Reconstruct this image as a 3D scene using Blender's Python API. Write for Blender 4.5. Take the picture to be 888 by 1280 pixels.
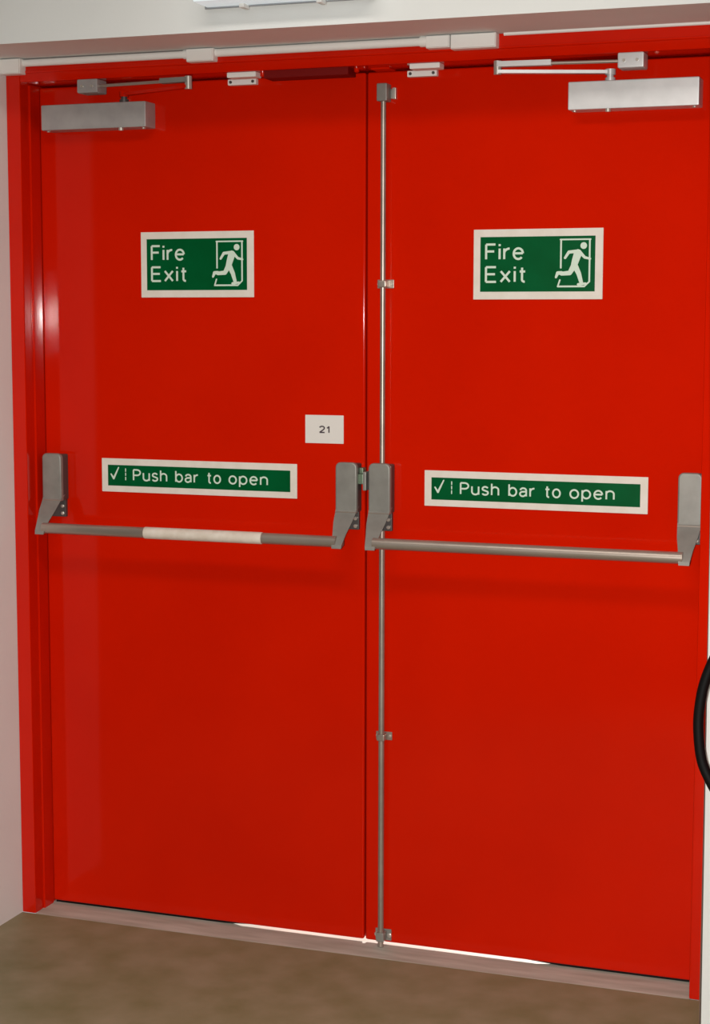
import bpy, bmesh, math
from mathutils import Vector, Matrix

# ------------------------------------------------------------------ camera, world, lights, exposure
S = bpy.context.scene
for o in list(bpy.data.objects):
    bpy.data.objects.remove(o)
COL = S.collection

cam_d = bpy.data.cameras.new('camera')
cam = bpy.data.objects.new('camera', cam_d)
COL.objects.link(cam)
S.camera = cam
CAM = Vector((1.3279, -3.8167, 1.4951))
YAW, PITCH, ROLL, FPX = 0.3409, 0.1111, 0.0016, 2170.9
fwd = Vector((-math.sin(YAW) * math.cos(PITCH), math.cos(YAW) * math.cos(PITCH), -math.sin(PITCH)))
rgt = Vector((math.cos(YAW), math.sin(YAW), 0))
upv = rgt.cross(fwd)
r2 = math.cos(ROLL) * rgt + math.sin(ROLL) * upv
u2 = -math.sin(ROLL) * rgt + math.cos(ROLL) * upv
cam.matrix_world = Matrix(((r2.x, u2.x, -fwd.x, CAM.x), (r2.y, u2.y, -fwd.y, CAM.y), (r2.z, u2.z, -fwd.z, CAM.z), (0, 0, 0, 1)))
cam_d.sensor_fit = 'VERTICAL'
cam_d.sensor_height = 36.0
cam_d.lens = 36.0 * FPX / 1280.0
cam_d.clip_start = 0.02

W = bpy.data.worlds.new('daylight'); S.world = W
W.use_nodes = True
W.node_tree.nodes['Background'].inputs[0].default_value = (0.75, 0.85, 1.0, 1)
W.node_tree.nodes['Background'].inputs[1].default_value = 1.0

def add_light(name, kind, loc, energy, color=(1, 1, 1), rot=(0, 0, 0), **kw):
    d = bpy.data.lights.new(name, kind)
    d.energy = energy; d.color = color
    for k, v in kw.items():
        setattr(d, k, v)
    o = bpy.data.objects.new(name, d); COL.objects.link(o)
    o.location = loc; o.rotation_euler = rot
    return o

# the flash of the camera, beside the lens
fl = add_light('camera_flash', 'SPOT', (1.258, -3.81, 1.505), 415, (1.0, 0.97, 0.92), shadow_soft_size=0.022, spot_size=math.radians(95), spot_blend=1.0)
fl.rotation_euler = (Vector((0.45, 0, 0.35)) - fl.location).to_track_quat('-Z', 'Y').to_euler()
# unseen area light added under the ceiling for ambient fill
add_light('ambient_fill', 'AREA', (0.2, -1.7, 2.72), 17, (1.0, 0.95, 0.88), (0, 0, 0), shape='RECTANGLE', size=1.2, size_y=0.3)
# low sun on the far side of the door, seen only through the gap under the leaves
sun = add_light('sun', 'SUN', (0, 6, 3), 22.0, (1.0, 0.86, 0.8), angle=0.01)
sun.rotation_euler = Vector((0, -math.cos(math.radians(9.0)), -math.sin(math.radians(9.0)))).to_track_quat('-Z', 'Y').to_euler()

V = S.view_settings
V.view_transform = 'Standard'; V.look = 'None'; V.gamma = 1.0; V.use_curve_mapping = False
V.exposure = 0.0

# ------------------------------------------------------------------ materials
def principled(name, col, rough=0.5, metal=0.0, spec=0.5, coat=0.0):
    m = bpy.data.materials.new(name); m.use_nodes = True
    b = m.node_tree.nodes['Principled BSDF']
    b.inputs['Base Color'].default_value = (*col, 1)
    b.inputs['Roughness'].default_value = rough
    b.inputs['Metallic'].default_value = metal
    b.inputs['Specular IOR Level'].default_value = spec
    b.inputs['Coat Weight'].default_value = coat
    return m

def node(m, t, **kw):
    n = m.node_tree.nodes.new(t)
    for k, v in kw.items():
        setattr(n, k, v)
    return n

def noisy(m, ca, cb, scale, detail=4, lo=0.35, hi=0.65, stretch=(1, 1, 1), bump=0.0, bscale=200, bdist=0.001, rrange=None):
    """vary base colour between ca and cb with object-space noise, optional fine relief"""
    nt = m.node_tree; b = nt.nodes['Principled BSDF']
    tc = node(m, 'ShaderNodeTexCoord'); mp = node(m, 'ShaderNodeMapping')
    geo = node(m, 'ShaderNodeNewGeometry')
    mp.inputs['Scale'].default_value = stretch
    nt.links.new(geo.outputs['Position'], mp.inputs['Vector'])
    n = node(m, 'ShaderNodeTexNoise'); n.inputs['Scale'].default_value = scale; n.inputs['Detail'].default_value = detail
    nt.links.new(mp.outputs[0], n.inputs['Vector'])
    r = node(m, 'ShaderNodeValToRGB')
    r.color_ramp.elements[0].position = lo; r.color_ramp.elements[0].color = (*ca, 1)
    r.color_ramp.elements[1].position = hi; r.color_ramp.elements[1].color = (*cb, 1)
    nt.links.new(n.outputs['Fac'], r.inputs[0]); nt.links.new(r.outputs[0], b.inputs['Base Color'])
    if rrange:
        mr = node(m, 'ShaderNodeMapRange')
        mr.inputs[3].default_value, mr.inputs[4].default_value = rrange
        nt.links.new(n.outputs['Fac'], mr.inputs[0]); nt.links.new(mr.outputs[0], b.inputs['Roughness'])
    if bump:
        n2 = node(m, 'ShaderNodeTexNoise'); n2.inputs['Scale'].default_value = bscale; n2.inputs['Detail'].default_value = 2
        nt.links.new(geo.outputs['Position'], n2.inputs['Vector'])
        bp = node(m, 'ShaderNodeBump'); bp.inputs['Strength'].default_value = bump; bp.inputs['Distance'].default_value = bdist
        nt.links.new(n2.outputs['Fac'], bp.inputs['Height']); nt.links.new(bp.outputs[0], b.inputs['Normal'])
    return m

RED_A, RED_B = (0.57, 0.0086, 0.0002), (0.61, 0.0100, 0.0003)
M = {}
M['red'] = noisy(principled('red_gloss_paint', RED_A, 0.085, spec=0.18), RED_A, RED_B, 3.0, bump=0.04, bscale=45, bdist=0.0005)
M['red_frame'] = noisy(principled('red_frame_paint', RED_A, 0.078, spec=0.32), RED_A, RED_B, 6.0, bump=0.05, bscale=45, bdist=0.0006)
M['wall'] = noisy(principled('white_wall_paint', (0.8, 0.79, 0.75), 0.7, spec=0.2), (0.73, 0.735, 0.72), (0.78, 0.785, 0.77), 2.5, bump=0.25, bscale=90, bdist=0.001)
M['corridor'] = noisy(principled('grey_corridor_paint', (0.34, 0.34, 0.33), 0.7, spec=0.2), (0.32, 0.32, 0.31), (0.36, 0.36, 0.35), 2.5)
M['ceiling'] = noisy(principled('ceiling_paint', (0.7, 0.69, 0.66), 0.8), (0.66, 0.65, 0.62), (0.7, 0.69, 0.66), 4)
M['floor'] = noisy(principled('brown_vinyl_floor', (0.2, 0.15, 0.08), 0.55, spec=0.3), (0.205, 0.195, 0.095), (0.30, 0.265, 0.165), 9.0, detail=8, lo=0.3, hi=0.7, bump=0.15, bscale=120, bdist=0.0006)
M['sill'] = noisy(principled('worn_metal_sill', (0.36, 0.33, 0.27), 0.5, spec=0.4), (0.38, 0.385, 0.32), (0.52, 0.52, 0.45), 14.0, stretch=(0.4, 3, 1))
M['concrete'] = noisy(principled('outside_concrete', (0.6, 0.57, 0.52), 0.8), (0.55, 0.5, 0.46), (0.68, 0.63, 0.58), 8)
M['grey'] = noisy(principled('grey_painted_metal', (0.22, 0.22, 0.2), 0.42, metal=0.25), (0.235, 0.225, 0.205), (0.275, 0.265, 0.24), 30, bump=0.05, bscale=300, bdist=0.0003)
M['silver'] = noisy(principled('closer_grey_flash_lit', (0.5, 0.5, 0.49), 0.38, metal=0.3), (0.60, 0.60, 0.60), (0.68, 0.68, 0.68), 20, bump=0.04, bscale=250, bdist=0.0003)  # closer grey made paler; flash glare is put into the colour
M['bar'] = noisy(principled('satin_steel_bar', (0.4, 0.37, 0.33), 0.36, metal=0.6), (0.36, 0.30, 0.255), (0.43, 0.365, 0.315), 25, stretch=(0.2, 1, 1))
M['dark'] = principled('dark_grey_metal', (0.075, 0.068, 0.066), 0.45, metal=0.2)
M['screw'] = principled('bright_screw_metal', (0.62, 0.58, 0.52), 0.3, metal=0.6)
M['tape'] = noisy(principled('cream_tape', (0.72, 0.64, 0.55), 0.6), (0.66, 0.57, 0.48), (0.76, 0.68, 0.6), 40)
M['signwhite'] = noisy(principled('cream_sign_border', (0.74, 0.68, 0.6), 0.45, spec=0.3), (0.72, 0.66, 0.58), (0.77, 0.71, 0.64), 30)
M['green'] = noisy(principled('green_sign_face', (0.0, 0.09, 0.025), 0.3, spec=0.12), (0.0005, 0.08, 0.02), (0.0005, 0.095, 0.026), 14)
M['print'] = principled('pale_green_print', (0.62, 0.74, 0.62), 0.45, spec=0.3)
M['ink'] = principled('dark_ink', (0.06, 0.04, 0.05), 0.5)
M['label'] = principled('white_number_label', (0.74, 0.7, 0.66), 0.45, spec=0.3)
M['plastic'] = principled('cream_conduit_plastic', (0.80, 0.78, 0.745), 0.4, spec=0.4)
M['lens'] = principled('glowing_diffuser_plastic', (0.62, 0.7, 0.7), 0.3, spec=0.5)
M['lens'].node_tree.nodes['Principled BSDF'].inputs['Emission Color'].default_value = (0.85, 0.95, 1.0, 1)
M['lens'].node_tree.nodes['Principled BSDF'].inputs['Emission Strength'].default_value = 0.38
M['rubber'] = principled('black_rubber', (0.003, 0.0025, 0.0025), 0.6, spec=0.2)
M['steel'] = principled('pale_steel', (0.35, 0.36, 0.38), 0.4, metal=0.3)
M['channel'] = principled('slot_shade_red', (0.17, 0.003, 0.002), 0.5, spec=0.2)  # darkened red; shade of the slot is put into the colour
M['closer'] = noisy(principled('closer_grey_off_flash', (0.33, 0.31, 0.3), 0.38, metal=0.2), (0.34, 0.32, 0.315), (0.40, 0.38, 0.37), 25)  # same closer metal, darker copy for the leaf with less flash
M['brass'] = principled('greenish_latch_metal', (0.16, 0.22, 0.15), 0.4, metal=0.4)

# ------------------------------------------------------------------ mesh helpers
def box(bm, x0, x1, y0, y1, z0, z1, bev=0.0, seg=2):
    vs = [bm.verts.new((x, y, z)) for x in (x0, x1) for y in (y0, y1) for z in (z0, z1)]
    q = [(0, 1, 3, 2), (4, 6, 7, 5), (0, 4, 5, 1), (2, 3, 7, 6), (0, 2, 6, 4), (1, 5, 7, 3)]
    fs = [bm.faces.new([vs[i] for i in f]) for f in q]
    if bev > 0:
        es = {e for f in fs for e in f.edges}
        bmesh.ops.bevel(bm, geom=list(es), offset=bev, segments=seg, profile=0.5, affect='EDGES')

def ring(c, t, r, n, ref=None, ry=None):
    t = t.normalized()
    a = (ref or (Vector((0, 0, 1)) if abs(t.z) < 0.9 else Vector((1, 0, 0)))).cross(t).normalized()
    b = t.cross(a)
    ry = ry or r
    return [c + a * (r * math.cos(2 * math.pi * i / n)) + b * (ry * math.sin(2 * math.pi * i / n)) for i in range(n)]

def loft(bm, rings, caps=True):
    R = [[bm.verts.new(p) for p in r] for r in rings]
    n = len(R[0])
    for a, b in zip(R[:-1], R[1:]):
        for i in range(n):
            bm.faces.new((a[i], a[(i + 1) % n], b[(i + 1) % n], b[i]))
    if caps:
        bm.faces.new(list(reversed(R[0]))); bm.faces.new(R[-1])

def tube(bm, pts, r, n=16, caps=True):
    pts = [Vector(p) for p in pts]
    rs = r if isinstance(r, (list, tuple)) else [r] * len(pts)
    rings = []
    for i, p in enumerate(pts):
        t = pts[min(i + 1, len(pts) - 1)] - pts[max(i - 1, 0)]
        rings.append(ring(p, t, rs[i], n))
    loft(bm, rings, caps)

def lathe(bm, cx, cy, prof, n=32):
    rings = [[Vector((cx + r * math.cos(2 * math.pi * i / n), cy + r * math.sin(2 * math.pi * i / n), z)) for i in range(n)] for r, z in prof]
    loft(bm, rings)

def prism(bm, pts, y0, y1):
    """2-D outline (x, z) given any direction, extruded in y"""
    a = [bm.verts.new((x, y0, z)) for x, z in pts]
    b = [bm.verts.new((x, y1, z)) for x, z in pts]
    n = len(pts)
    bm.faces.new(a); bm.faces.new(list(reversed(b)))
    for i in range(n):
        bm.faces.new((a[i], b[i], b[(i + 1) % n], a[(i + 1) % n]))

def build(name, fn, mat, parent=None, origin=None, smooth=35, props=None):
    bm = bmesh.new()
    fn(bm)
    bmesh.ops.recalc_face_normals(bm, faces=bm.faces)
    o_world = ORG[parent.name] if parent is not None else Vector(origin or (0, 0, 0))
    bmesh.ops.translate(bm, verts=bm.verts, vec=-o_world)
    me = bpy.data.meshes.new(name); bm.to_mesh(me); bm.free()
    me.materials.append(M[mat])
    if smooth:
        me.shade_smooth(); me.set_sharp_from_angle(angle=math.radians(smooth))
    o = bpy.data.objects.new(name, me); COL.objects.link(o)
    if smooth:
        wn = o.modifiers.new('weighted_normals', 'WEIGHTED_NORMAL'); wn.keep_sharp = True
    if parent is not None:
        o.parent = parent
        ORG[o.name] = o_world
    else:
        o.location = o_world
        ORG[o.name] = o_world
    for k, v in (props or {}).items():
        o[k] = v
    return o
ORG = {}

def thing(name, label, cat, loc, group=None, kind=None):
    o = bpy.data.objects.new(name, None); COL.objects.link(o)
    o.empty_display_size = 0.05
    o.location = loc; ORG[o.name] = Vector(loc)
    o['label'] = label; o['category'] = cat
    if group: o['group'] = group
    if kind: o['kind'] = kind
    return o

def struct(label, cat):
    return {'kind': 'structure', 'label': label, 'category': cat}

def arc(cx, cy, rx, ry, a0, a1, n=10):
    return [(cx + rx * math.cos(math.radians(a0 + (a1 - a0) * i / n)), cy + ry * math.sin(math.radians(a0 + (a1 - a0) * i / n))) for i in range(n + 1)]
XH = 0.72
ELL = arc(0.27, 0.36, 0.27, 0.36, 0, 360, 22)
GLYPH = {   # plain sans letters as pen strokes; cap height 1
    'F': (0.52, [[(0, 0), (0, 1)], [(0, 1), (0.54, 1)], [(0, 0.53), (0.47, 0.53)]]),
    'E': (0.55, [[(0, 0), (0, 1)], [(0, 1), (0.55, 1)], [(0, 0.52), (0.50, 0.52)], [(0, 0), (0.56, 0)]]),
    'P': (0.58, [[(0, 0), (0, 1)], [(0, 1), (0.30, 1)] + arc(0.30, 0.74, 0.28, 0.26, 80, -80, 12) + [(0.30, 0.48), (0, 0.48)]]),
    'i': (0.0, [[(0, 0), (0, XH)], [(0, 0.88), (0, 1.02)]]),
    'r': (0.28, [[(0, 0), (0, XH)], arc(0.30, 0.38, 0.30, 0.33, 180, 88, 8)]),
    'e': (0.54, [[(0.01, 0.385), (0.53, 0.385)], arc(0.27, 0.36, 0.27, 0.36, 4, 318, 22)]),
    'x': (0.50, [[(0, 0), (0.5, XH)], [(0, XH), (0.5, 0)]]),
    't': (0.30, [[(0.13, 0.95), (0.13, 0.16)] + arc(0.27, 0.14, 0.14, 0.14, 190, 275, 6), [(0, XH - 0.03), (0.30, XH - 0.03)]]),
    'u': (0.50, [[(0, XH), (0, 0.25)] + arc(0.25, 0.25, 0.25, 0.25, 185, 355, 12) + [(0.5, 0.25)], [(0.5, XH), (0.5, 0)]]),
    's': (0.44, [arc(0.22, 0.535, 0.20, 0.185, 20, 200, 10) + [(0.06, 0.44), (0.22, 0.37), (0.40, 0.29)] + arc(0.22, 0.185, 0.215, 0.185, 20, -160, 10)]),
    'h': (0.50, [[(0, 0), (0, 1.02)], arc(0.25, 0.46, 0.25, 0.26, 180, 0, 12) + [(0.5, 0)]]),
    'n': (0.50, [[(0, 0), (0, XH)], arc(0.25, 0.46, 0.25, 0.26, 180, 0, 12) + [(0.5, 0)]]),
    'b': (0.54, [[(0, 0), (0, 1.02)], ELL]),
    'p': (0.54, [[(0, -0.28), (0, XH)], ELL]),
    'o': (0.54, [ELL]),
    'a': (0.48, [arc(0.24, 0.50, 0.22, 0.22, 170, 0, 10) + [(0.46, 0.0)], [(0.46, 0.42), (0.22, 0.40)] + arc(0.20, 0.20, 0.20, 0.20, 95, 270, 10) + [(0.28, 0.01), (0.46, 0.16)]]),
    '2': (0.54, [arc(0.27, 0.72, 0.26, 0.27, 165, -20, 12) + [(0.40, 0.45), (0.0, 0.02)], [(0.0, 0.03), (0.55, 0.03)]]),
    '1': (0.24, [[(0, 0.74), (0.14, 0.80), (0.22, 1.0)], [(0.22, 1.0), (0.22, 0)]]),
}
def band(bm, pts, w, y, depth):
    """mitred band of constant width along a polyline, raised off the face"""
    closed = math.dist(pts[0], pts[-1]) < 1e-6
    P = [Vector((a, b)) for a, b in pts]
    if closed: P = P[:-1]
    Q = [P[0]]
    for p in P[1:]:
        if (p - Q[-1]).length > 1e-6: Q.append(p)
    P = Q; n = len(P); Lf, Rt = [], []
    for i, p in enumerate(P):
        pr = P[i - 1] if (i > 0 or closed) else None
        nx = P[(i + 1) % n] if (i < n - 1 or closed) else None
        d0 = (p - pr).normalized() if pr is not None else (nx - p).normalized()
        d1 = (nx - p).normalized() if nx is not None else d0
        t = (d0 + d1).normalized() if (d0 + d1).length > 1e-6 else d1
        nn = Vector((-t.y, t.x)); k = min(1.6, 1 / max(0.3, abs(nn.dot(Vector((-d1.y, d1.x))))))
        Lf.append(p + nn * (w / 2 * k)); Rt.append(p - nn * (w / 2 * k))
    f = [[bm.verts.new((v.x, yy, v.y)) for v in side] for yy in (y - depth, y) for side in (Lf, Rt)]
    for i in range(n if closed else n - 1):
        j = (i + 1) % n
        for u, v in ((0, 1), (1, 3), (3, 2), (2, 0)):
            bm.faces.new((f[u][i], f[u][j], f[v][j], f[v][i]))
    if not closed:
        for i in (0, n - 1):
            bm.faces.new((f[0][i], f[1][i], f[3][i], f[2][i]))
def text_into(bm, s, x0, x1, zbase, zcap, y, wt=0.125, gap=0.27, depth=0.0005):
    """lettering on a face looking at -y: cap height zbase..zcap, fitted to x0..x1"""
    adv = []; cur = 0.0
    for c in s:
        adv.append(cur); cur += GLYPH[c][0] + gap
    width = cur - gap
    h = zcap - zbase
    w = wt * h
    sx = (x1 - x0 - w) / width; sz = (h - w)
    k = 0
    for c, a in zip(s, adv):
        for pl in GLYPH[c][1]:
            band(bm, [(x0 + w / 2 + (a + px) * sx, zbase + w / 2 + pz * sz) for px, pz in pl], w, y, depth + 0.00002 * (k % 4)); k += 1

def stroke(bm, pts, w, y, depth=0.0005, conv=lambda p: p, sc=1.0, n=5):
    """rounded band along a polyline drawn on the sign face"""
    k = 0
    for (a, b) in zip(pts[:-1], pts[1:]):
        w0, w1 = (w if isinstance(w, (int, float)) else w[k]), (w if isinstance(w, (int, float)) else w[k + 1])
        k += 1
        dx, dz = b[0] - a[0], b[1] - a[1]
        L = math.hypot(dx, dz); ang = math.atan2(dz, dx)
        out = []
        for i in range(n + 1):
            t = ang + math.pi / 2 + math.pi * i / n
            out.append((a[0] + w0 / 2 * math.cos(t), a[1] + w0 / 2 * math.sin(t)))
        for i in range(n + 1):
            t = ang - math.pi / 2 + math.pi * i / n
            out.append((b[0] + w1 / 2 * math.cos(t), b[1] + w1 / 2 * math.sin(t)))
        prism(bm, [conv(p) for p in out], y, y - depth - 0.00000075 * len(bm.verts))

# ------------------------------------------------------------------ key dimensions (metres, leaf faces at y = 0)
XL, XB, LT = -0.8467, 0.7863, 2.0516      # leaf edges, leaf top
RVL, RVR = -0.888, 0.847                  # reveal sides
SOF = 2.108                               # reveal soffit
YF = -0.342                               # front wall face
FD = -0.085                               # frame front face
GAP = 0.003
RX0, RX1, RY0, RZ1 = -6.0, 4.5, -9.0, 2.75

# ------------------------------------------------------------------ setting
build('floor', lambda bm: box(bm, RX0 - 0.1, RX1 + 0.1, RY0 - 0.1, FD, -0.1, 0), 'floor', props=struct('brown mottled vinyl floor in front of the red doors', 'floor'))
build('ground', lambda bm: box(bm, RX0 - 0.1, RX1 + 0.1, 0.09, 4.0, -0.1, 0.0), 'concrete', props=struct('pale outside concrete beyond the gap under the doors', 'ground'))
build('ceiling', lambda bm: box(bm, RX0 - 0.1, RX1 + 0.1, RY0 - 0.1, 0.12, RZ1, RZ1 + 0.1), 'ceiling', props=struct('white ceiling of the corridor', 'ceiling'))
build('wall_left', lambda bm: box(bm, RX0 - 0.1, RX0, RY0 - 0.1, YF, 0, RZ1), 'corridor', props=struct('grey corridor wall on the left', 'wall'))
build('wall_right', lambda bm: box(bm, RX1, RX1 + 0.1, RY0 - 0.1, YF, 0, RZ1), 'corridor', props=struct('grey corridor wall on the right', 'wall'))
build('wall_back', lambda bm: box(bm, RX0, RX1, RY0 - 0.1, RY0, 0, RZ1), 'corridor', props=struct('grey corridor wall behind the camera', 'wall'))

def front_wall(bm):
    # one wall with a doorway: outline extruded through its depth, arrises slightly rounded
    o = [(RX0 - 0.1, 0), (RVL, 0), (RVL, SOF), (RVR, SOF), (RVR, 0), (RX1 + 0.1, 0), (RX1 + 0.1, RZ1), (RX0 - 0.1, RZ1)]
    prism(bm, o, YF, 0.12)
    es = [e for e in bm.edges if all(abs(v.co.y - YF) < 1e-6 for v in e.verts) and
          all(RVL - 1e-6 <= v.co.x <= RVR + 1e-6 and v.co.z <= SOF + 1e-6 for v in e.verts) and not all(v.co.z < 1e-6 for v in e.verts)]
    bmesh.ops.bevel(bm, geom=es, offset=0.006, segments=3, profile=0.5, affect='EDGES')
build('wall_front', front_wall, 'wall', props=struct('white painted wall with a deep doorway around the red doors', 'wall'))

# ---- red door frame
frame = thing('trim_1', 'red gloss-painted door frame set back in the white doorway', 'door frame', (-0.03, 0, 0), kind='structure')
def jamb(side):
    def f(bm):
        if side < 0:
            xo, xi, xs = RVL, XL - GAP, XL + 0.012
        else:
            xo, xi, xs = RVR, XB + GAP, XB - 0.012
        a, b = min(xo, xi), max(xo, xi)
        box(bm, a, b, FD, 0.1, 0, SOF, 0.003)
        c, d = min(xi, xs), max(xi, xs)
        box(bm, c, d, 0.047, 0.075, 0, LT + 0.003, 0.001, 1)
    return f
build('jamb', jamb(-1), 'red_frame', frame)
build('jamb', jamb(1), 'red_frame', frame)
def stop(side):
    # stepped stop strip on the inner side of the jamb
    def f(bm):
        x = XL - GAP if side < 0 else XB + GAP
        x0, x1 = (x - 0.001, x + 0.005) if side < 0 else (x - 0.005, x + 0.001)
        box(bm, x0, x1, -0.046, -0.0008, 0.002, LT + 0.001, 0.0015)
    return f
build('stop_strip', stop(-1), 'red_frame', frame)
build('stop_strip', stop(1), 'red_frame', frame)
def head(bm):
    box(bm, XL - GAP, XB + GAP, FD, 0.1, LT + GAP, SOF, 0.003)
    box(bm, XL - GAP, XB + GAP, 0.047, 0.075, LT - 0.012, LT + GAP, 0.001, 1)
build('head', head, 'red_frame', frame)
build('head_bead', lambda bm: box(bm, XL - GAP, XB + GAP, FD - 0.004, FD + 0.001, 2.075, 2.081, 0.0015), 'red_frame', frame)
slot = build('shaded_slot_block', lambda bm: box(bm, -0.222, -0.018, -0.074, -0.022, LT - 0.0135, LT + GAP + 0.001, 0.001, 1), 'channel', frame, props={'label': 'dark red block coloured as a shaded slot under the frame head'})  # solid block whose dark colour stands for the shade in a recess
for x in (-0.235, -0.006):
    build('screw', lambda bm: tube(bm, [(x, -0.05, LT + GAP + 0.001), (x, -0.05, LT - 0.005), (x, -0.05, LT - 0.007)], [0.006, 0.006, 0.003], 12), 'red_frame', slot)
build('sealant_bead', lambda bm: tube(bm, [(0.345, FD - 0.002, SOF - 0.001), (RVR - 0.004, FD - 0.002, SOF - 0.001)], 0.005, 10), 'plastic', frame, props={'label': 'pale sealant line along the top of the frame'})

# ---- sill between the jambs
sill = thing('trim_2', 'worn pale metal sill strip on the floor below the doors', 'door sill', (-0.03, -0.04, 0), kind='structure')
SILL = [(FD, -0.1), (FD, 0.0004), (FD + 0.03, 0.0022), (-0.03, 0.003), (0.09, 0.003), (0.09, -0.1)]
build('sill_plate', lambda bm: loft(bm, [[Vector((x, y, z)) for y, z in SILL] for x in (XL - GAP, XB + GAP)]), 'sill', sill, smooth=0)

# ---- door leaves
def leaf(name, x0, x1, label, blockx):
    d = thing(name, label, 'door', ((x0 + x1) / 2, 0, 0), kind='structure')
    build('leaf_panel', lambda bm: box(bm, x0, x1, 0, 0.044, 0.009, LT, 0.005, 4), 'red', d)
    # strip added to block light under the leaf, tapered so the light fades
    a, b = blockx
    tip = (b, b - 0.10) if abs(b) < abs(a) else (a, a + 0.12)
    out = [(a, 0.010), (b, 0.010), (tip[0] if tip[0] == b else b, 0.0095 if tip[0] == b else 0.003), (tip[1], 0.003)] + ([(a, 0.003)] if tip[0] == b else [(a, 0.0095)])
    build('gap_light_block', lambda bm: prism(bm, out, 0.008, 0.02), 'rubber', d)
    return d
d1 = leaf('door_1', XL, -0.0018, 'red fire door leaf carrying the small 21 label', (XL + 0.004, -0.27))
d2 = leaf('door_2', 0.0018, XB, 'red fire door leaf with the vertical bolt rod', (0.36, XB - 0.004))
build('seam_light_stop', lambda bm: box(bm, -0.02, 0.025, 0.0445, 0.056, 0.013, LT - 0.01, 0.001, 1), 'red', d2)  # unseen strip added behind the seam to stop sun leaking through

# ------------------------------------------------------------------ signs
def fire_exit_sign(x, ztop, w, h, label):
    t = thing('fire_exit_sign', label, 'sign', (x + w / 2, 0, ztop - h), 'fire exit signs')
    build('board', lambda bm: box(bm, x, x + w, -0.003, 0.0, ztop - h, ztop, 0.001), 'signwhite', t)
    P = lambda p: (x + (p[0] - 82) / 696 * w, ztop - (p[1] - 97) / 406 * h)
    a = P((120, 141)); b = P((737, 458))
    build('green_panel', lambda bm: box(bm, a[0], b[0], -0.0036, -0.0029, b[1], a[1]), 'green', t, smooth=0)
    yy = -0.0036
    for s, x1, zt, zb in (('Fire', 358, 178, 276), ('Exit', 371, 309, 407)):
        A = P((146, zb)); B = P((x1, zt))
        build('lettering', lambda bm: text_into(bm, s, A[0], B[0], A[1], B[1], yy, 0.13), 'print', t, smooth=0)
    k = w / 696
    def pdoor(bm):
        for pts, wd in (([(556, 163), (556, 322)], 9), ([(552, 161), (712, 161)], 8), ([(708, 163), (708, 402)], 9),
                        ([(708, 402), (682, 429)], 8), ([(682, 429), (541, 429)], 9), ([(552, 392), (541, 429)], 8)):
            stroke(bm, [P(p) for p in pts], wd * k, yy)
    build('pictogram_doorway', pdoor, 'print', t, smooth=0)
    def man(bm):
        c = P((676, 197)); R = 17.5 * k
        prism(bm, [(c[0] + R * math.cos(i * math.pi / 9), c[1] + R * math.sin(i * math.pi / 9)) for i in range(18)], yy, yy - 0.0005)
        for pts, wd in (([(646, 240), (634, 280), (624, 318)], [42, 38, 32]),
                        ([(655, 232), (682, 264), (711, 272)], [17, 14, 11]),
                        ([(640, 229), (598, 233), (578, 266)], [18, 16, 13]),
                        ([(622, 318), (604, 352), (560, 356)], [30, 24, 20]),
                        ([(560, 352), (540, 352), (531, 376)], [20, 18, 12]),
                        ([(632, 312), (652, 356), (666, 408)], [30, 25, 19]),
                        ([(650, 418), (688, 413)], [14, 12])):
            stroke(bm, [P(p) for p in pts], [v * k for v in wd], yy)
    build('pictogram_figure', man, 'print', t, smooth=0)
fire_exit_sign(-0.5742, 1.700, 0.295, 0.156, 'green Fire Exit sign on the door leaf with the 21 label')
fire_exit_sign(0.2575, 1.6935, 0.295, 0.156, 'green Fire Exit sign on the door leaf with the vertical rod')

def push_sign(x, ztop, w, h, label):
    t = thing('push_bar_sign', label, 'sign', (x + w / 2, 0, ztop - h), 'push bar signs')
    build('board', lambda bm: box(bm, x, x + w, -0.003, 0.0, ztop - h, ztop, 0.001), 'signwhite', t)
    P = lambda a, b: (x + a * w, ztop - b * h)
    a = P(0.033, 0.195); b = P(0.967, 0.815)
    build('green_panel', lambda bm: box(bm, a[0], b[0], -0.0036, -0.0029, b[1], a[1]), 'green', t, smooth=0)
    yy = -0.0036
    build('tick_mark', lambda bm: (stroke(bm, [P(0.050, 0.47), P(0.0635, 0.60)], [0.0035, 0.0045], yy), stroke(bm, [P(0.0635, 0.60), P(0.090, 0.27)], [0.005, 0.003], yy)), 'print', t, smooth=0)
    def bar(bm):
        for z0, z1 in ((0.30, 0.38), (0.43, 0.50), (0.55, 0.63)):
            stroke(bm, [P(0.127, z0), P(0.127, z1)], 0.0024, yy)
    build('divider_mark', bar, 'print', t, smooth=0)
    for word, f0, f1 in (('Push', 0.165, 0.345), ('bar', 0.386, 0.505), ('to', 0.549, 0.621), ('open', 0.659, 0.857)):
        A = P(f0, 0.655); B = P(f1, 0.30)
        build('lettering', lambda bm: text_into(bm, word, A[0], B[0], A[1], B[1], yy, 0.13), 'print', t, smooth=0)
push_sign(-0.688, 1.152, 0.517, 0.0825, 'Push bar to open sign above the bar with a cream sleeve')
push_sign(0.145, 1.1475, 0.517, 0.0825, 'Push bar to open sign above the plain bar beside the rod')

lab = thing('number_label', 'small white label printed 21 on the red leaf near the seam', 'label', (-0.102, 0, 1.2027))
build('card', lambda bm: box(bm, -0.1503, -0.0541, -0.002, 0.0, 1.2027, 1.2692, 0.0007), 'label', lab)
build('lettering', lambda bm: text_into(bm, '21', -0.1155, -0.0885, 1.2265, 1.2445, -0.002, 0.17), 'ink', lab, smooth=0)

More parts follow.
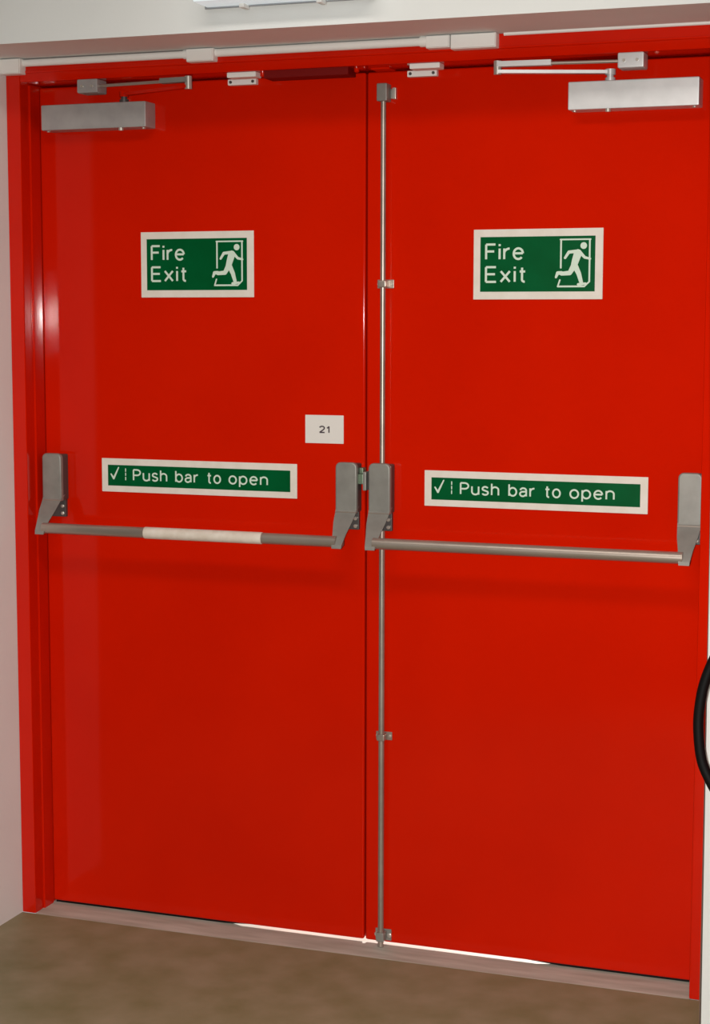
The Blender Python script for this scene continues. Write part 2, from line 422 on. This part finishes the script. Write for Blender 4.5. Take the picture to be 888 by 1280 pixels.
# ------------------------------------------------------------------ push bars
BZ, BY, BR = 0.984, -0.095, 0.0130
def rect_ring(xc, hw, y, z, th, ang):
    """rectangle across x, thickness th along the direction ang (0 = facing -y, positive tips down)"""
    n = Vector((0, -math.cos(ang), -math.sin(ang)))
    c = Vector((xc, y, z))
    return [c + Vector((-hw, 0, 0)), c + Vector((hw, 0, 0)), c + Vector((hw, 0, 0)) - n * th, c + Vector((-hw, 0, 0)) - n * th]

def bracket(t, xc, latch=0):
    hw = 0.0265
    def plate(bm):
        box(bm, xc - 0.021, xc + 0.021, -0.012, 0, 1.003, 1.150, 0.002)
    b = build('end_bracket', plate, 'dark', t)
    def cover(bm):
        # rounded-top housing
        out = [(xc - hw, 1.046), (xc + hw, 1.046)]
        r = 0.012; zt = 1.163
        for i in range(5):
            a = math.pi / 2 * i / 4
            out.append((xc + hw - r + r * math.cos(a), zt - r + r * math.sin(a)))
        for i in range(5):
            a = math.pi / 2 + math.pi / 2 * i / 4
            out.append((xc - hw + r + r * math.cos(a), zt - r + r * math.sin(a)))
        prism(bm, out, -0.043, -0.032)
        es = [e for e in bm.edges if all(abs(v.co.y + 0.043) < 1e-6 for v in e.verts)]
        bmesh.ops.bevel(bm, geom=es, offset=0.004, segments=3, profile=0.5, affect='EDGES')
    build('housing', cover, 'grey', b)
    build('chassis', lambda bm: box(bm, xc - hw + 0.0015, xc + hw - 0.0015, -0.0325, -0.0005, 1.046, 1.160, 0.004), 'dark', b)
    build('bend_highlight', lambda bm: box(bm, xc - hw + 0.0005, xc + hw - 0.0005, -0.0462, -0.030, 1.0455, 1.0485, 0.001, 1), 'bar', b)  # thin paler strip added to stand for the catch-light at the bend
    def lever(bm):
        secs = [(0.0255, -0.040, 1.058, 0.020, 0.1), (0.0255, -0.0455, 1.046, 0.022, 0.5), (0.0225, -0.066, 1.025, 0.024, 0.75),
                (0.0165, -0.088, 1.001, 0.024, 0.8), (0.0125, -0.1065, 0.978, 0.024, 0.7), (0.0115, -0.1085, 0.9695, 0.022, 0.3)]
        loft(bm, [rect_ring(xc, *s) for s in secs])
        bmesh.ops.bevel(bm, geom=[e for e in bm.edges if e.calc_face_angle(0) > 0.9], offset=0.002, segments=2, profile=0.5, affect='EDGES')
    build('lever', lever, 'grey', b)
    for dz in (1.012, 1.030):
        build('screw', lambda bm: tube(bm, [(xc + 0.0135, -0.0115, dz), (xc + 0.0135, -0.0155, dz), (xc + 0.0135, -0.017, dz)], [0.0045, 0.0045, 0.0025], 12), 'screw', b)
    return b

def push_bar(xa, xb, label, sleeve=None):
    t = thing('push_bar', label, 'push bar', ((xa + xb) / 2, 0, BZ), 'push bars across the door leaves')
    bracket(t, xa); bracket(t, xb)
    def bar(bm):
        tube(bm, [(xa + 0.004, BY, BZ), (xb - 0.004, BY, BZ)], BR, 24)
    build('bar', bar, 'bar', t)
    if sleeve:
        build('sleeve', lambda bm: tube(bm, [(sleeve[0], BY, BZ), (sleeve[0] + 0.001, BY, BZ), (sleeve[1] - 0.001, BY, BZ), (sleeve[1], BY, BZ)], [BR, BR + 0.0012, BR + 0.0012, BR], 24), 'tape', t, props={'label': 'cream tape sleeve wrapped around the bar'})
    return t
pb1 = push_bar(-0.8065, -0.0335, 'grey push bar with a cream sleeve on the leaf labelled 21', (-0.5264, -0.2221))
pb2 = push_bar(0.0478, 0.7600, 'grey push bar with a tall vertical bolt rod up and down its leaf')
# latch of the first bar and its keeper on the other leaf
la = build('latch', lambda bm: (box(bm, -0.009, 0.004, -0.030, -0.001, 1.112, 1.136, 0.002), box(bm, -0.0085, 0.0015, -0.022, -0.001, 1.136, 1.150, 0.002)), 'brass', pb1)
build('keeper', lambda bm: (box(bm, 0.005, 0.0135, -0.036, -0.001, 1.098, 1.142, 0.002), box(bm, 0.0135, 0.0215, -0.010, -0.001, 1.095, 1.146, 0.002)), 'grey', pb2)

# ------------------------------------------------------------------ vertical bolt rod
RX, RY = 0.0478, -0.020
vb = pb2
build('upper_rod', lambda bm: tube(bm, [(RX, RY, 1.160), (RX, RY, 1.99)], 0.0062, 14), 'bar', vb)
build('lower_rod', lambda bm: tube(bm, [(RX, RY, 0.0045), (RX, RY, 1.005)], 0.0070, 14), 'bar', vb)
def guide(z, big=False):
    def f(bm):
        h = 0.010 if not big else 0.014
        box(bm, RX - 0.019, RX + 0.021, -0.004, 0, z - h, z + h, 0.0015)
        box(bm, RX - 0.010, RX + 0.010, -0.029, -0.001, z - h * 0.8, z + h * 0.8, 0.003)
    return f
for z in (1.5733, 0.5147):
    g = build('rod_guide', guide(z), 'bar', vb)
    for s in (-0.015, 0.0165):
        build('screw', lambda bm: tube(bm, [(RX + s, -0.0035, z), (RX + s, -0.006, z), (RX + s, -0.007, z)], [0.0035, 0.0035, 0.002], 10), 'screw', g)
g = build('bottom_guide', guide(0.029, True), 'grey', vb)
for s in (-0.015, 0.017):
    build('screw', lambda bm: tube(bm, [(RX + s, -0.0035, 0.029), (RX + s, -0.007, 0.029), (RX + s, -0.0085, 0.029)], [0.0055, 0.0055, 0.003], 10), 'screw', g)
build('top_shoe', lambda bm: (box(bm, RX - 0.0125, RX + 0.0125, -0.034, 0, 1.982, 2.022, 0.003), box(bm, RX - 0.019, RX + 0.022, -0.004, 0, 1.990, 2.012, 0.0015)), 'grey', vb)
build('shoe_plate', lambda bm: box(bm, RX + 0.0175, RX + 0.0265, -0.012, 0, 1.988, 2.014, 0.002), 'screw', vb)
build('strike_plate', lambda bm: box(bm, RX - 0.022, RX + 0.022, -0.045, 0.0, LT - 0.001, LT + GAP + 0.0005, 0.001, 1), 'red', vb)

# ------------------------------------------------------------------ door closers
def closer(s, x_in, x_out, x_sp, x_el, x_b0, x_b1, label, mat):
    z0, z1 = 1.943, 2.003
    t = thing('door_closer', label, 'door closer', ((x_in + x_out) / 2, 0, z0), 'door closers at the top of the leaves')
    a, b = min(x_in, x_out), max(x_in, x_out)
    body = build('body', lambda bm: box(bm, a, b, -0.055, 0, z0, z1, 0.003, 2), mat, t)
    for x in (a + 0.012, b - 0.012):
        build('screw', lambda bm: tube(bm, [(x, -0.04, z0 + 0.002), (x, -0.04, z0 - 0.003)], 0.004, 10), 'screw', body)
    yS = -0.030
    build('spindle', lambda bm: (tube(bm, [(x_sp, yS, z1 - 0.002), (x_sp, yS, z1 + 0.024)], 0.0075, 14), tube(bm, [(x_sp, yS, z1 - 0.001), (x_sp, yS, z1 + 0.008)], 0.011, 14)), 'dark' if s < 0 else 'silver', t)
    build('spindle_cap', lambda bm: tube(bm, [(x_sp, yS - 0.018, z0 + 0.001), (x_sp, yS - 0.018, z0 - 0.006)], 0.006, 14), 'screw', t)
    yE = -0.098
    def flat(bm, p, q, w, h):
        p, q = Vector(p), Vector(q); d = (q - p).normalized(); n = Vector((0, 0, 1)); sd = d.cross(n).normalized()
        loft(bm, [[c + sd * w / 2 - n * h / 2, c + sd * w / 2 + n * h / 2, c - sd * w / 2 + n * h / 2, c - sd * w / 2 - n * h / 2] for c in (p, q)])
    zl, zu = z1 + 0.020, 2.0405
    build('lower_arm', lambda bm: (flat(bm, (x_sp, yS, zl), (x_el, yE, zl + 0.002), 0.018, 0.007), tube(bm, [(x_sp, yS, zl - 0.006), (x_sp, yS, zl + 0.006)], 0.0115, 14)), 'silver' if s > 0 else 'red', t)  # left arm takes the door red in place of its reflection
    half = x_el + (x_b0 - x_el) * 0.45 if s > 0 else x_el + (x_b1 - x_el) * 0.30
    xb = (x_b0 + x_b1) / 2
    yB = -0.075
    mid = yE + (yB - yE) * abs((half - x_el) / (xb - x_el))
    up = build('upper_arm', lambda bm: flat(bm, (x_el, yE, zu), (half, mid, zu), 0.018, 0.0115), 'silver' if s > 0 else 'grey', t)
    build('adjusting_rod', lambda bm: tube(bm, [(half - (half - x_el) * 0.1, mid, zu - 0.001), (xb, yB, zu - 0.002)], 0.0038, 12), 'bar', up)
    build('elbow_joint', lambda bm: tube(bm, [(x_el, yE, zl - 0.004), (x_el, yE, zu + 0.0075)], 0.0085, 16), 'screw', t)
    br = build('frame_bracket', lambda bm: box(bm, x_b0, x_b1, -0.0895, -0.040, 2.0225, LT + GAP, 0.003), 'silver' if s > 0 else 'closer', t)
    for x in (x_b0 + 0.014, x_b1 - 0.014):
        build('screw', lambda bm: tube(bm, [(x, -0.0885, 2.038), (x, -0.0925, 2.038)], 0.0035, 10), 'screw', br)
closer(-1, -0.532, -0.811, -0.600, -0.4003, -0.694, -0.640, 'grey door closer on the leaf with the 21 label', 'closer')
closer(1, 0.480, 0.762, 0.567, 0.3342, 0.5935, 0.6495, 'grey door closer in flash-brightened tone on the leaf with the vertical rod', 'silver')

# ------------------------------------------------------------------ alarm contacts on the top edges
def contact(x0, x1, label):
    t = thing('alarm_contact', label, 'door sensor', ((x0 + x1) / 2, 0, 2.033), 'alarm contacts at the door tops')
    dx = 0.026
    build('switch_block', lambda bm: box(bm, x0 + dx, x1 + dx, -0.080, -0.045, 2.0425, LT + GAP, 0.002), 'plastic', t)
    m = build('magnet_block', lambda bm: box(bm, x0, x1, -0.016, 0, 2.0345, 2.0485, 0.002), 'plastic', t)
    for x in (x0 + 0.008, x1 - 0.008):
        build('screw', lambda bm: tube(bm, [(x, -0.0155, 2.0415), (x, -0.018, 2.0415)], 0.0035, 10), 'dark', m)
contact(-0.338, -0.266, 'small white alarm contact above the leaf with the 21 label')
contact(0.102, 0.172, 'small white alarm contact beside the top of the vertical rod')

# ------------------------------------------------------------------ surface conduit along the frame head
CY, CZ = FD - 0.0095, 2.0975
cd = thing('cable_conduit', 'white surface cable conduit running along the top of the frame', 'conduit', (-0.25, FD, CZ))
build('pipe', lambda bm: tube(bm, [(-0.835, CY, CZ), (-0.385, CY, CZ)], 0.0085, 16), 'plastic', cd)
build('pipe', lambda bm: tube(bm, [(-0.34, CY, CZ), (0.20, CY, CZ)], 0.0092, 16), 'plastic', cd)
build('coupler', lambda bm: tube(bm, [(-0.412, CY, CZ), (-0.402, CY, CZ), (-0.395, CY, CZ)], [0.0105, 0.0105, 0.009], 16), 'plastic', cd)
build('coupler', lambda bm: tube(bm, [(0.158, CY, CZ), (0.172, CY, CZ), (0.178, CY, CZ)], [0.0115, 0.0115, 0.0095], 16), 'plastic', cd)
def jbox(x0, x1, z0, z1, dep=0.028):
    b = build('junction_box', lambda bm: box(bm, x0, x1, FD - dep, FD, z0, z1, 0.002), 'plastic', cd)
    build('lid', lambda bm: box(bm, x0 + 0.0015, x1 - 0.0015, FD - dep - 0.004, FD - dep + 0.001, z0 + 0.0015, z1 - 0.0015, 0.0015), 'plastic', b)
    return b
jbox(-0.8865, -0.832, 2.071, 2.107)
jbox(-0.398, -0.331, 2.0775, 2.107)
jbox(0.176, 0.230, 2.080, 2.107)
jbox(0.232, 0.334, 2.0755, 2.107)

# ------------------------------------------------------------------ emergency light on the wall above
el = thing('emergency_light', 'pale bulkhead light fixed to the wall above the doors', 'light fitting', (-0.05, YF, 2.149))
build('base_tray', lambda bm: box(bm, -0.236, 0.133, YF - 0.018, YF, 2.153, 2.280, 0.003), 'plastic', el)
df = build('diffuser', lambda bm: box(bm, -0.236, 0.136, YF - 0.085, YF - 0.014, 2.150, 2.276, 0.003, 2), 'lens', el)
build('gasket', lambda bm: box(bm, -0.241, 0.138, YF - 0.014, YF - 0.009, 2.147, 2.281, 0.001, 1), 'steel', el)
for x in (-0.145, 0.028):
    build('clip', lambda bm: box(bm, x - 0.006, x + 0.006, YF - 0.040, YF - 0.006, 2.1415, 2.1515, 0.002), 'plastic', el)

# ------------------------------------------------------------------ fire extinguisher on the wall beside the doorway
EX, EY, EB = 1.005, YF - 0.096, 0.42
fe = thing('fire_extinguisher', 'wall-hung fire extinguisher with a looped black hose at the doorway edge', 'fire extinguisher', (EX, EY, EB))
build('cylinder', lambda bm: lathe(bm, EX, EY, [(0.060, EB), (0.076, EB + 0.006), (0.083, EB + 0.018), (0.083, EB + 0.40), (0.078, EB + 0.43), (0.062, EB + 0.455), (0.036, EB + 0.472), (0.022, EB + 0.478), (0.022, EB + 0.492)], 40), 'red', fe)
build('base_ring', lambda bm: lathe(bm, EX, EY, [(0.080, EB - 0.004), (0.0855, EB), (0.0855, EB + 0.022), (0.083, EB + 0.026)], 40), 'rubber', fe)
vl = build('valve', lambda bm: (lathe(bm, EX, EY, [(0.019, EB + 0.490), (0.019, EB + 0.512), (0.014, EB + 0.516), (0.014, EB + 0.545)], 20), tube(bm, [(EX, EY, EB + 0.505), (EX - 0.045, EY, EB + 0.505)], 0.010, 14)), 'bar', fe)
build('handle', lambda bm: box(bm, EX - 0.014, EX + 0.014, EY - 0.115, EY + 0.03, EB + 0.528, EB + 0.534, 0.002), 'rubber', vl)
def lev(bm):
    loft(bm, [[Vector((EX - 0.012, y, z)), Vector((EX + 0.012, y, z)), Vector((EX + 0.012, y, z + 0.005)), Vector((EX - 0.012, y, z + 0.005))] for y, z in ((EY + 0.022, EB + 0.545), (EY - 0.03, EB + 0.556), (EY - 0.12, EB + 0.590))])
build('squeeze_lever', lev, 'rubber', vl)
build('gauge', lambda bm: tube(bm, [(EX, EY - 0.018, EB + 0.503), (EX, EY - 0.034, EB + 0.503)], 0.014, 18), 'signwhite', vl)
ctrl = [(EX - 0.045, 0.925), (EX - 0.075, 0.918), (0.902, 0.885), (0.8785, 0.842), (0.8605, 0.790), (0.8525, 0.735), (0.853, 0.690), (0.8605, 0.640), (0.8785, 0.600), (0.896, 0.570), (0.912, 0.535), (0.917, 0.49)]
def catmull(P, k=6):
    out = []
    for i in range(len(P) - 1):
        p0, p1, p2, p3 = P[max(i - 1, 0)], P[i], P[i + 1], P[min(i + 2, len(P) - 1)]
        for j in range(k):
            t = j / k
            out.append(tuple(0.5 * (2 * b + (c - a) * t + (2 * a - 5 * b + 4 * c - d) * t * t + (3 * b - a - 3 * c + d) * t ** 3) for a, b, c, d in zip(p0, p1, p2, p3)))
    out.append(P[-1]); return out
hp = [(x, EY - 0.04 * min(1, i / 8), z) for i, (x, z) in enumerate(catmull(ctrl))]
build('hose', lambda bm: tube(bm, hp, 0.0102, 16), 'rubber', fe, props={'label': 'black rubber hose bowed out to the side'})
build('nozzle', lambda bm: tube(bm, [(0.917, EY - 0.04, 0.495), (0.917, EY - 0.04, 0.44), (0.917, EY - 0.04, 0.40)], [0.011, 0.012, 0.018], 18), 'rubber', fe)
build('hose_clip', lambda bm: (box(bm, 0.905, 0.930, EY - 0.052, EY - 0.028, 0.468, 0.482, 0.002),), 'dark', fe)
build('wall_bracket', lambda bm: (box(bm, EX - 0.02, EX + 0.02, YF - 0.014, YF, EB + 0.12, EB + 0.52, 0.002), box(bm, EX - 0.015, EX + 0.015, EY + 0.012, YF - 0.001, EB + 0.494, EB + 0.500, 0.001)), 'dark', fe)
